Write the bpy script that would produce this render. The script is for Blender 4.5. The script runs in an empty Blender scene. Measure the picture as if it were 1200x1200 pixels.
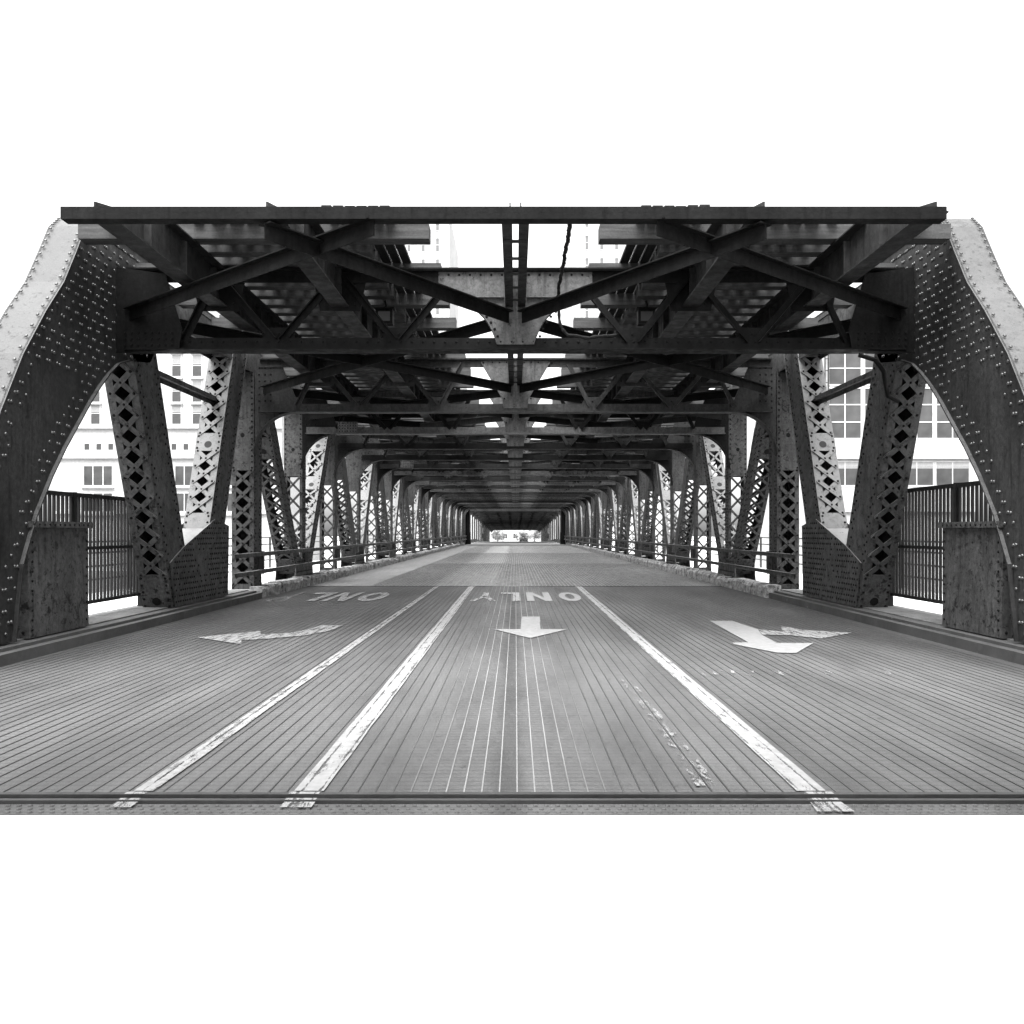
import bpy, math, random
from mathutils import Vector
R = random.Random(7)
S = bpy.context.scene
C = S.collection
rad = math.radians

# ------------------------------------------------------------------ materials
def nodes_of(name):
    m = bpy.data.materials.new(name); m.use_nodes = True
    nt = m.node_tree; b = nt.nodes['Principled BSDF']
    return m, nt, b
def grey(v): return (v, v, v, 1)
def ramp(nt, src, stops):
    r = nt.nodes.new('ShaderNodeValToRGB'); e = r.color_ramp.elements
    e[0].position, e[0].color = stops[0][0], grey(stops[0][1])
    e[1].position, e[1].color = stops[-1][0], grey(stops[-1][1])
    for p, v in stops[1:-1]:
        x = e.new(p); x.color = grey(v)
    nt.links.new(src, r.inputs['Fac']); return r.outputs['Color']
def noise(nt, scale, detail=6, rough=.6, stretch=None, dist=0):
    tc = nt.nodes.new('ShaderNodeTexCoord'); src = tc.outputs['Object']
    if stretch:
        mp = nt.nodes.new('ShaderNodeMapping'); mp.inputs['Scale'].default_value = stretch
        nt.links.new(src, mp.inputs['Vector']); src = mp.outputs['Vector']
    n = nt.nodes.new('ShaderNodeTexNoise'); n.inputs['Scale'].default_value = scale
    n.inputs['Detail'].default_value = detail; n.inputs['Roughness'].default_value = rough
    n.inputs['Distortion'].default_value = dist
    nt.links.new(src, n.inputs['Vector']); return n.outputs['Fac']
def mixc(nt, mode, fac, a, b):
    m = nt.nodes.new('ShaderNodeMix'); m.data_type = 'RGBA'; m.blend_type = mode
    for sock, v in ((m.inputs['Factor'], fac), (m.inputs[6], a), (m.inputs[7], b)):
        if isinstance(v, (int, float)):
            sock.default_value = v if sock.type == 'VALUE' else grey(v)
        else: nt.links.new(v, sock)
    return m.outputs[2]
def bump(nt, b, src, strength=.3, dist=.01):
    n = nt.nodes.new('ShaderNodeBump'); n.inputs['Strength'].default_value = strength
    n.inputs['Distance'].default_value = dist
    nt.links.new(src, n.inputs['Height']); nt.links.new(n.outputs['Normal'], b.inputs['Normal'])
def mat_noise(name, lo, hi, scale=3, rough=.6, stretch=None, metal=0, spots=None, bmp=.3, bscale=40, rlo=None, spec=.5):
    m, nt, b = nodes_of(name)
    col = ramp(nt, noise(nt, scale, 8, .65, stretch), [(.3, lo), (.7, hi)])
    fine = ramp(nt, noise(nt, scale * 11, 5, .7), [(.25, .72), (.75, 1.15)])
    col = mixc(nt, 'MULTIPLY', 1.0, col, fine)
    if spots:
        sp = ramp(nt, noise(nt, spots[0], 7, .7, spots[3] if len(spots) > 3 else None), [(spots[1], 0), (spots[1] + .06, 1)])
        col = mixc(nt, 'MIX', sp, col, spots[2])
    nt.links.new(col, b.inputs['Base Color'])
    b.inputs['Metallic'].default_value = metal
    rr = ramp(nt, noise(nt, scale * 4, 4), [(.3, rlo if rlo else max(.05, rough - .12)), (.7, min(1, rough + .12))])
    nt.links.new(rr, b.inputs['Roughness'])
    b.inputs['Specular IOR Level'].default_value = spec
    if bmp: bump(nt, b, noise(nt, bscale, 6), bmp, .006)
    return m
M = {}
def steel_mat(name, lo, hi, sky_lift, spec, chips=.6):
    m, nt, b = nodes_of(name)
    col = ramp(nt, noise(nt, 1.3, 8, .65, (1, 1, .5)), [(.3, lo), (.7, hi)])
    col = mixc(nt, 'MULTIPLY', 1.0, col, ramp(nt, noise(nt, 17, 6, .75), [(.28, .4), (.72, 1.45)]))
    runs = ramp(nt, noise(nt, 5, 6, .7, (2.6, 2.6, .22)), [(.52, 0), (.72, 1)])
    col = mixc(nt, 'MIX', runs, col, lo * .4)
    ch = ramp(nt, noise(nt, 9, 9, .78), [(chips, 0), (chips + .03, 1)])
    col = mixc(nt, 'MIX', ch, col, .006)
    g = nt.nodes.new('ShaderNodeNewGeometry'); sp = nt.nodes.new('ShaderNodeSeparateXYZ'); nt.links.new(g.outputs['True Normal'], sp.inputs[0])
    up = ramp(nt, sp.outputs[2], [(.12, 0), (.4, 1)])  # faces tilted upward are lightened, painting in light from the sky
    dn = ramp(nt, noise(nt, 6, 8, .75), [(.3, .35), (.55, 1)])
    f = mixc(nt, 'MULTIPLY', 1.0, up, dn)
    f = mixc(nt, 'MULTIPLY', 1.0, f, ramp(nt, noise(nt, 13, 8, .8), [(.57, 1), (.62, .1)]))
    col = mixc(nt, 'MIX', f, col, sky_lift)
    nt.links.new(col, b.inputs['Base Color'])
    nt.links.new(ramp(nt, noise(nt, 6, 4), [(.3, .42), (.7, .7)]), b.inputs['Roughness'])
    b.inputs['Specular IOR Level'].default_value = spec
    bump(nt, b, noise(nt, 30, 6), .4, .006)
    return m
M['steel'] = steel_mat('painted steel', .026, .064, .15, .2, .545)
M['steel_mid'] = steel_mat('half shaded steel tone', .010, .028, .06, .12)  # darker copy of the painted steel, overhead shade put into its colour
M['steel_dark'] = steel_mat('deep shaded steel tone', .004, .010, .03, .06)  # darkest copy, deep shade under the railway deck put into its colour
M['steel_far'] = steel_mat('grey crossbeam steel', .016, .04, .08, .15)  # lighter copy for the farther frames, their light put into its colour
M['plate'] = steel_mat('paler splice plate steel', .05, .09, .1, .2)  # paler grey for splice and centre plates
M['rivet'] = mat_noise('rusted rivet heads', .004, .011, 9, .6, None, 0, None, 0, 40, None, .04)
M['rivet_pale'] = mat_noise('paler rivet heads', .016, .04, 9, .42, None, 0, None, 0, 40, None, .3)  # lighter rivet heads for the end legs
M['fence'] = mat_noise('dark fence paint', .008, .018, 4, .5, None, 0, None, 0, 40, None, .15)
M['timber'] = mat_noise('weathered timber', .028, .075, 3, .85, (.5, 6, 6), 0, (9, .66, .02, (.6, 5, 5)), .5, 25, None, .1)
M['timber_dark'] = mat_noise('creosoted timber', .01, .025, 3, .85, (4, .5, 4), 0, None, .4, 25, None, .05)
M['rail'] = mat_noise('track rail steel', .05, .1, 5, .4, None, .4, None, 0)
M['kerb'] = mat_noise('chipped kerb concrete', .05, .34, 5, .9, (2, .8, 2), 0, (7, .56, .025), .8, 22)
M['kerb_dark'] = mat_noise('grimy kerb edge', .02, .05, 1.5, .75, None, 0, (8, .66, .16), .5, 22)
M['joint'] = mat_noise('worn joint steel', .02, .05, 3, .5, (.4, 6, 1), .2, (5, .62, .11, (.5, 8, 1)), .5, 30)
M['kerbtop'] = mat_noise('dirty footway edge', .04, .11, 2.5, .9, None, 0, (9, .6, .02), .6, 30)
M['walk'] = mat_noise('footway concrete', .4, .58, 1.2, .9, None, 0, (11, .7, .25), .5, 30)
M['slab'] = mat_noise('pale approach concrete', .46, .56, .9, .88, None, 0, (14, .76, .4), .5, 45)
M['asphalt'] = mat_noise('dark asphalt', .035, .06, 2, .85, None, 0, None, .3, 60)
M['ground'] = mat_noise('ground', .22, .34, .2, .95, None, 0, None, .2, 3)
M['bright'] = mat_noise('pale stone facade', .36, .44, .25, .9, None, 0, None, .1, 4)
M['panel'] = mat_noise('white panel facade', .4, .5, .2, .7, None, 0, None, 0)
M['tower'] = mat_noise('tower concrete', .33, .42, .2, .9, None, 0, None, 0)
M['trim'] = mat_noise('facade trim', .42, .55, .6, .8, None, 0, None, 0)
M['blind'] = mat_noise('window blinds', .2, .3, .8, .7, (.3, .3, 6), 0, None, 0)
M['carpaint'] = mat_noise('dark car paint', .02, .03, 2, .3, None, 0, None, 0)
M['tyre'] = mat_noise('tyre rubber', .015, .025, 8, .9, None, 0, None, 0)
M['bark'] = mat_noise('bark', .06, .12, 6, .95, (4, 4, 1), 0, None, .6, 12)
M['leaf'] = mat_noise('leaves', .07, .14, 1.5, .7, None, 0, None, 0)
M['cable'] = mat_noise('frayed black cable', .006, .012, 30, .8, None, 0, None, .8, 80, None, .1)
def mk_glass(name, v, r):
    m, nt, b = nodes_of(name)
    nt.links.new(ramp(nt, noise(nt, .35, 3), [(.35, v * .6), (.65, v * 1.4)]), b.inputs['Base Color'])
    b.inputs['Roughness'].default_value = r; b.inputs['Specular IOR Level'].default_value = .3
    return m
M['glass'] = mk_glass('window glass', .055, .15)
M['glass_tower'] = mk_glass('pale tower glass', .15, .2)
M['glass_pale'] = mk_glass('pale curtain wall glass', .06, .15)
# river
m, nt, b = nodes_of('river water'); b.inputs['Base Color'].default_value = grey(.06)
b.inputs['Roughness'].default_value = .12; bump(nt, b, noise(nt, .8, 5, .6, (1, .5, 1)), .35, .15); M['river'] = m

def deck_mat(name, lo, hi, cross, crossv, spec_r, band=False):
    """concrete-filled steel grid: fine cross bars, wear along the wheel tracks, oil spots"""
    m, nt, b = nodes_of(name)
    tc = nt.nodes.new('ShaderNodeTexCoord')
    col = ramp(nt, noise(nt, 1.1, 8, .62, (1.3, .25, 1)), [(.3, lo), (.7, hi)])
    fine = ramp(nt, noise(nt, 45, 5, .75), [(.3, .62), (.7, 1.22)])
    col = mixc(nt, 'MULTIPLY', 1.0, col, fine)
    col = mixc(nt, 'MULTIPLY', 1.0, col, ramp(nt, noise(nt, 140, 3, .8), [(.3, .45), (.7, 1.5)]))
    w = nt.nodes.new('ShaderNodeTexWave'); w.wave_type = 'BANDS'; w.bands_direction = 'Y'
    w.inputs['Scale'].default_value = .314 / cross; w.inputs['Distortion'].default_value = .25
    w.inputs['Detail'].default_value = 2; w.inputs['Detail Scale'].default_value = 3
    nt.links.new(tc.outputs['Object'], w.inputs['Vector'])
    cb = ramp(nt, w.outputs['Fac'], [(.0, crossv), (.35, 1)])
    col = mixc(nt, 'MULTIPLY', .85, col, cb)
    sx = nt.nodes.new('ShaderNodeSeparateXYZ'); nt.links.new(tc.outputs['Object'], sx.inputs[0])
    jit = nt.nodes.new('ShaderNodeMath'); jit.operation = 'MULTIPLY_ADD'; jit.inputs[1].default_value = .8 if band else .16
    nt.links.new(noise(nt, 2.2, 6, .7, (1, .3, 1)), jit.inputs[0]); nt.links.new(sx.outputs[0], jit.inputs[2])
    mr = nt.nodes.new('ShaderNodeMapRange'); mr.inputs[1].default_value = -6; mr.inputs[2].default_value = 6; nt.links.new(jit.outputs[0], mr.inputs[0])
    if band:                             # concrete fill left in one wheel track
        bd = ramp(nt, mr.outputs[0], [(.33, 0), (.36, 1), (.47, 1), (.50, 0)])
        col = mixc(nt, 'MIX', bd, col, hi * 1.15)
    else:                                # oil drip line in the middle of the lane, darker beside the kerbs
        bd = ramp(nt, mr.outputs[0], [(.490, 1), (.499, .55), (.507, .55), (.515, 1)])
        col = mixc(nt, 'MULTIPLY', 1.0, col, bd)
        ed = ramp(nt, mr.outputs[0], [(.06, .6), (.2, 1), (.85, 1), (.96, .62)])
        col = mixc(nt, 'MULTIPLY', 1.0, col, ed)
    sp = ramp(nt, noise(nt, 7, 6, .65, (1, .8, 1)), [(.645, 0), (.70, 1)])
    col = mixc(nt, 'MIX', sp, col, lo * .45)
    nt.links.new(col, b.inputs['Base Color'])
    nt.links.new(ramp(nt, noise(nt, 9, 5), [(.3, spec_r - .1), (.7, spec_r + .15)]), b.inputs['Roughness'])
    bump(nt, b, noise(nt, 60, 5, .7), .5, .006)
    return m
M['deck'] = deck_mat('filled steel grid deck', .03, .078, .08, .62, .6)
M['grating'] = deck_mat('open steel grid deck', .08, .19, .1, .55, .55, True)
M['deckpale'] = deck_mat('plated deck edge', .13, .19, .3, .85, .6)

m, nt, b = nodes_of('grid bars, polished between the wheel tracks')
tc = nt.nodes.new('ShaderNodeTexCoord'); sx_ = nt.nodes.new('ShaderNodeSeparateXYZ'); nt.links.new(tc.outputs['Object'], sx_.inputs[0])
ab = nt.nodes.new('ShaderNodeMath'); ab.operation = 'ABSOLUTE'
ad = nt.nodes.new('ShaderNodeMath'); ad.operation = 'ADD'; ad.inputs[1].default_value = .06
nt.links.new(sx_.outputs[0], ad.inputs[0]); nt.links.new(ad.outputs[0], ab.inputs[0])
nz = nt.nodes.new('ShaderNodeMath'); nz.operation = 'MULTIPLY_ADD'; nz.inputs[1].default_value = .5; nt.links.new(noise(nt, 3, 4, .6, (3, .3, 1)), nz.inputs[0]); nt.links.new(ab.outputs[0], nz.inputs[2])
nt.links.new(ramp(nt, nz.outputs[0], [(.5, .2), (.75, .11), (1.05, .024)]), b.inputs['Base Color'])  # paler bars near mid lane paint in the reflected sky
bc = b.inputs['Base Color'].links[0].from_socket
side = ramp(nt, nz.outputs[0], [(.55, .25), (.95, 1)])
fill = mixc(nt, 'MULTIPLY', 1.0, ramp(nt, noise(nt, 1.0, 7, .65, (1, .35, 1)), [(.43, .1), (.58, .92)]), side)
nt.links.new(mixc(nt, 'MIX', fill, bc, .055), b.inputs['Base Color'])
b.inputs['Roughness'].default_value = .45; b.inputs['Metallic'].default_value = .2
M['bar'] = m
M['bar_open'] = mat_noise('worn grid bars', .2, .4, 2, .36, (3, .4, 1), .7, None, 0)
def paint_mat(name, cover, groove_to=.16, floor=.12):
    m, nt, b = nodes_of(name)
    b.inputs['Roughness'].default_value = .6
    nt.links.new(ramp(nt, noise(nt, 12, 6), [(.3, .13), (.7, .2)]), b.inputs['Base Color'])
    w1 = noise(nt, 5, 8, .72, (2.2, .5, 1)); w2 = noise(nt, 55, 4, .75, (2, .5, 1))
    tc = nt.nodes.new('ShaderNodeTexCoord'); w = nt.nodes.new('ShaderNodeTexWave'); w.bands_direction = 'X'
    w.inputs['Scale'].default_value = .314 / .102; w.inputs['Distortion'].default_value = .15; nt.links.new(tc.outputs['Object'], w.inputs['Vector'])
    groove = ramp(nt, w.outputs['Fac'], [(.0, groove_to), (.12, 0)])
    a = nt.nodes.new('ShaderNodeMath'); a.operation = 'MULTIPLY_ADD'; a.inputs[1].default_value = .45
    nt.links.new(w2, a.inputs[0]); nt.links.new(w1, a.inputs[2])
    a2 = nt.nodes.new('ShaderNodeMath'); a2.operation = 'ADD'; nt.links.new(a.outputs[0], a2.inputs[0]); nt.links.new(groove, a2.inputs[1])
    mask = ramp(nt, a2.outputs[0], [(cover, 1), (cover + .09, floor)])
    nt.links.new(mask, b.inputs['Alpha'])
    return m
M['paint'] = paint_mat('white road paint', .80)
M['paint_worn'] = paint_mat('worn white road paint', .74, .12, .08)
M['paint_faint'] = paint_mat('nearly gone white road paint', .58)
M['paint_fresh'] = paint_mat('solid white road paint', .93, .08)
M['paint_gone'] = paint_mat('traces of white road paint', .585, .16, 0)

# ------------------------------------------------------------------ mesh builder
class MB:
    def __init__(s): s.v, s.f, s.m = [], [], []
    def poly(s, pts, mi=0):
        k = len(s.v); s.v += [tuple(p) for p in pts]; s.f.append(list(range(k, k + len(pts)))); s.m.append(mi)
    def hexa(s, p, mi=0):           # 8 corners: bottom loop 0-3, top loop 4-7
        k = len(s.v); s.v += [tuple(q) for q in p]
        for f in ((3,2,1,0),(4,5,6,7),(0,1,5,4),(1,2,6,5),(2,3,7,6),(3,0,4,7)):
            s.f.append([k + i for i in f]); s.m.append(mi)
    def box(s, x0, x1, y0, y1, z0, z1, mi=0):
        if x0 > x1: x0, x1 = x1, x0
        s.hexa([(x0,y0,z0),(x1,y0,z0),(x1,y1,z0),(x0,y1,z0),(x0,y0,z1),(x1,y0,z1),(x1,y1,z1),(x0,y1,z1)], mi)
    def obox(s, o, U, V, W, u, v, w, mi=0):
        P = lambda a, b, c: o + U * a + V * b + W * c
        s.hexa([P(u[0],v[0],w[0]),P(u[1],v[0],w[0]),P(u[1],v[1],w[0]),P(u[0],v[1],w[0]),
                P(u[0],v[0],w[1]),P(u[1],v[0],w[1]),P(u[1],v[1],w[1]),P(u[0],v[1],w[1])], mi)
    def beam(s, a, b, wv, ww, up=(0,0,1), mi=0):   # wv: across, ww: along up
        a, b = Vector(a), Vector(b); U = (b - a); L = U.length; U.normalize()
        V = Vector(up).cross(U).normalized(); W = U.cross(V)
        s.obox(a, U, V, W, (0, L), (-wv/2, wv/2), (-ww/2, ww/2), mi)
    def prism(s, pts, d, mi=0):      # polygon of 3-D points pushed along d
        k = len(s.v); n = len(pts); d = Vector(d)
        s.v += [tuple(p) for p in pts] + [tuple(Vector(p) + d) for p in pts]
        s.f.append(list(range(k, k + n))[::-1]); s.m.append(mi)
        s.f.append(list(range(k + n, k + 2 * n))); s.m.append(mi)
        for i in range(n):
            j = (i + 1) % n; s.f.append([k + i, k + j, k + n + j, k + n + i]); s.m.append(mi)
    def strip(s, pts, d, t, mi=0):   # a bent plate following the points, d wide, t thick
        d = Vector(d)
        for a, b in zip(pts, pts[1:]):
            a, b = Vector(a), Vector(b); n = (b - a).cross(d).normalized() * t
            s.hexa([a, b, b + d, a + d, a + n, b + n, b + d + n, a + d + n], mi)
    def rivet(s, p, n, r=.022, mi=1):
        p, n = Vector(p), Vector(n).normalized()
        t = n.orthogonal().normalized(); q = n.cross(t); k = len(s.v); N = 6
        r *= 1.25
        for rr, h in ((1, 0), (.72, .4)):
            for i in range(N):
                a = 2 * math.pi * i / N; s.v.append(tuple(p + (t * math.cos(a) + q * math.sin(a)) * r * rr + n * (r * .75 * h * 1.6)))
        s.v.append(tuple(p + n * r * .6))
        for i in range(N):
            j = (i + 1) % N
            s.f.append([k + i, k + j, k + N + j, k + N + i]); s.m.append(mi)
            s.f.append([k + N + i, k + N + j, k + 2 * N]); s.m.append(mi)
    def tube(s, pts, r, n=8, mi=0):
        pts = [Vector(p) for p in pts]; k = len(s.v)
        for i, p in enumerate(pts):
            d = (pts[min(i + 1, len(pts) - 1)] - pts[max(i - 1, 0)]).normalized()
            t = d.cross(Vector((.3, .2, .93))).normalized(); q = d.cross(t)
            rr = r[i] if isinstance(r, list) else r
            for j in range(n):
                a = 2 * math.pi * j / n; s.v.append(tuple(p + (t * math.cos(a) + q * math.sin(a)) * rr))
        for i in range(len(pts) - 1):
            for j in range(n):
                s.f.append([k + i*n + j, k + i*n + (j+1) % n, k + (i+1)*n + (j+1) % n, k + (i+1)*n + j]); s.m.append(mi)
        for base in (0, (len(pts) - 1) * n):
            s.f.append([k + base + j for j in range(n)]); s.m.append(mi)
    def build(s, name, mats, parent=None, loc=None, smooth=False):
        me = bpy.data.meshes.new(name); me.from_pydata(s.v, [], s.f)
        for mt in (mats if isinstance(mats, (list, tuple)) else [mats]): me.materials.append(mt)
        me.polygons.foreach_set('material_index', s.m)
        if smooth: me.polygons.foreach_set('use_smooth', [True] * len(s.f))
        import bmesh
        bm = bmesh.new(); bm.from_mesh(me); bmesh.ops.recalc_face_normals(bm, faces=bm.faces); bm.to_mesh(me); bm.free()
        o = bpy.data.objects.new(name, me); C.objects.link(o)
        if parent: o.parent = parent
        if loc: o.location = loc
        return o
def tag(o, label=None, cat=None, group=None, kind=None):
    for k, v in (('label', label), ('category', cat), ('group', group), ('kind', kind)):
        if v: o[k] = v
    return o
def thing(name, label, cat, loc=(0,0,0), group=None):
    o = bpy.data.objects.new(name, None); C.objects.link(o); o.location = loc
    return tag(o, label, cat, group)
def copy_part(o, parent, loc):
    c = o.copy(); C.objects.link(c); c.parent = parent; c.location = loc
    for ch in o.children:
        d = ch.copy(); C.objects.link(d); d.parent = c
    return c
ST = [M['steel'], M['rivet']]
SD = [M['steel_mid'], M['rivet']]

# ------------------------------------------------------------------ main dimensions (metres; y runs along the bridge)
XI, XO = 5.95, 6.45                     # truss faces
Y0, Y1, STEP, NF = 12.8, 19.4, 4.3, 20  # first portal, second portal, panel length
FY = [Y0] + [Y1 + STEP * k for k in range(NF)]
YEND = FY[-1]
ZB, ZT, TIE0 = 4.2, 5.43, 5.45          # cross frame bottom, top, underside of the ties

bridge = thing('steel_bridge', 'dark riveted steel truss bridge with a timber railway deck above the road', 'bridge', (0, 0, 0))

# ------------------------------------------------------------------ laced box member in a truss plane
def laced(sx, p0, p1, w, name, parent, mats, back='plate', rivets=True, battens=(), pitch=None, hole_at=(), solid_from=None, fw=.125, bw=.042):
    mb = MB()
    a, b = Vector((0, *p0)), Vector((0, *p1)); U = (b - a); L = U.length; U.normalize()
    V = Vector((0, -U.z, U.y))           # towards the viewer for a member that points up
    X = Vector((sx, 0, 0)); h = w / 2; wid = XO - XI
    for q in (XI, XO - .02): mb.obox(a, U, V, X, (0, L), (-h, h), (q, q + .02))
    for sgn in (1, -1):
        for q in (XI - .002, XO - fw + .002): mb.obox(a, U, V, X, (0, L), tuple(sorted((sgn * (h + .001), sgn * (h + .018)))), (q, q + fw))
    def lace(sgn, l0, l1):
        p = pitch or wid * .86
        n = max(1, round((l1 - l0) / p)); p = (l1 - l0) / n
        for i in range(n):
            for k, (c0, c1) in enumerate(((XI + fw * .5, XO - fw * .5), (XO - fw * .5, XI + fw * .5))):
                A = a + U * (l0 + i * p) + X * c0; B = a + U * (l0 + (i + 1) * p) + X * c1
                e = h + .019 + .014 * k
                D = (B - A); l = D.length; D.normalize(); N = V * sgn; T = D.cross(N)
                A2 = A + N * e
                mb.obox(A2, D, T, N, (-.03, l + .03), (-bw, bw), (0, .012))
                if rivets:
                    for q in (0, l): mb.rivet(A2 + D * q + N * .012, N, .02)
            if rivets: mb.rivet(a + U * (l0 + (i + .5) * p) + X * (XI + wid / 2) + V * sgn * (h + .045), V * sgn, .018)
    segs, cur = [], 0.0
    for (b0, b1) in sorted(battens):
        if b0 > cur + .1: segs.append((cur, b0))
        cur = b1
        mb.obox(a, U, V, X, (b0, b1), (h + .019, h + .031), (XI - .004, XO + .004))
        mb.obox(a, U, V, X, (b0, b1), (-h - .031, -h - .019), (XI - .004, XO + .004))
        if rivets:
            n = max(2, int((b1 - b0) / .13))
            for i in range(n):
                for q in (XI + .04, XO - .04): mb.rivet(a + U * (b0 + (i + .5) * (b1 - b0) / n) + X * q + V * (h + .031), V, .02)
            if b1 - b0 > .35:           # flat dark disc painted for the shade in a hand hole
                c = a + U * (b0 + (b1 - b0) * .36) + X * (XI + wid / 2) + V * (h + .0335)
                mb.poly([c + (U * math.cos(t * math.pi / 8) + X * math.sin(t * math.pi / 8)) * (.075 if b1 - b0 < .8 else .05) for t in range(16)], 2)
    if cur < L - .1: segs.append((cur, L))
    for l0, l1 in segs:
        lace(1, l0, l1)
        if back == 'lace': lace(-1, l0, l1)
    if back == 'plate': mb.obox(a, U, V, X, (0, L), (-h - .03, -h - .019), (XI - .003, XO + .003))
    if rivets:
        n = int(L / .17)
        for i in range(n):
            for k, q in enumerate((-h + .05, -h + .13, h - .05, h - .13)):
                u = (i + (.5 if k in (1, 2) else 0)) * .17 + .08
                if u < L and R.random() > .06: mb.rivet(a + U * u + V * q + X * (XI - .001), -X, .019)
    return mb.build(name, list(mats) + [M['steel_dark']], parent)

def plate_yz(mb, sx, pts, x0, x1, mi=0): mb.prism([(sx * x0, y, z) for y, z in pts], (sx * (x1 - x0), 0, 0), mi)
def inside(p, poly):
    c = False; n = len(poly)
    for i in range(n):
        (x1, y1), (x2, y2) = poly[i], poly[i - 1]
        if (y1 > p[1]) != (y2 > p[1]) and p[0] < (x2 - x1) * (p[1] - y1) / (y2 - y1) + x1: c = not c
    return c
def edge_dist(p, poly):
    d = 9
    for i in range(len(poly)):
        a, b = Vector(poly[i - 1]), Vector(poly[i]); q = Vector(p); t = max(0, min(1, (q - a).dot(b - a) / max(1e-9, (b - a).length_squared)))
        d = min(d, (a + (b - a) * t - q).length)
    return d

def bez(p0, p1, p2, n=10):
    return [tuple((1-t)**2 * a + 2*t*(1-t) * b + t*t * c for a, b, c in zip(p0, p1, p2)) for t in [i / n for i in range(n + 1)]]

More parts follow.
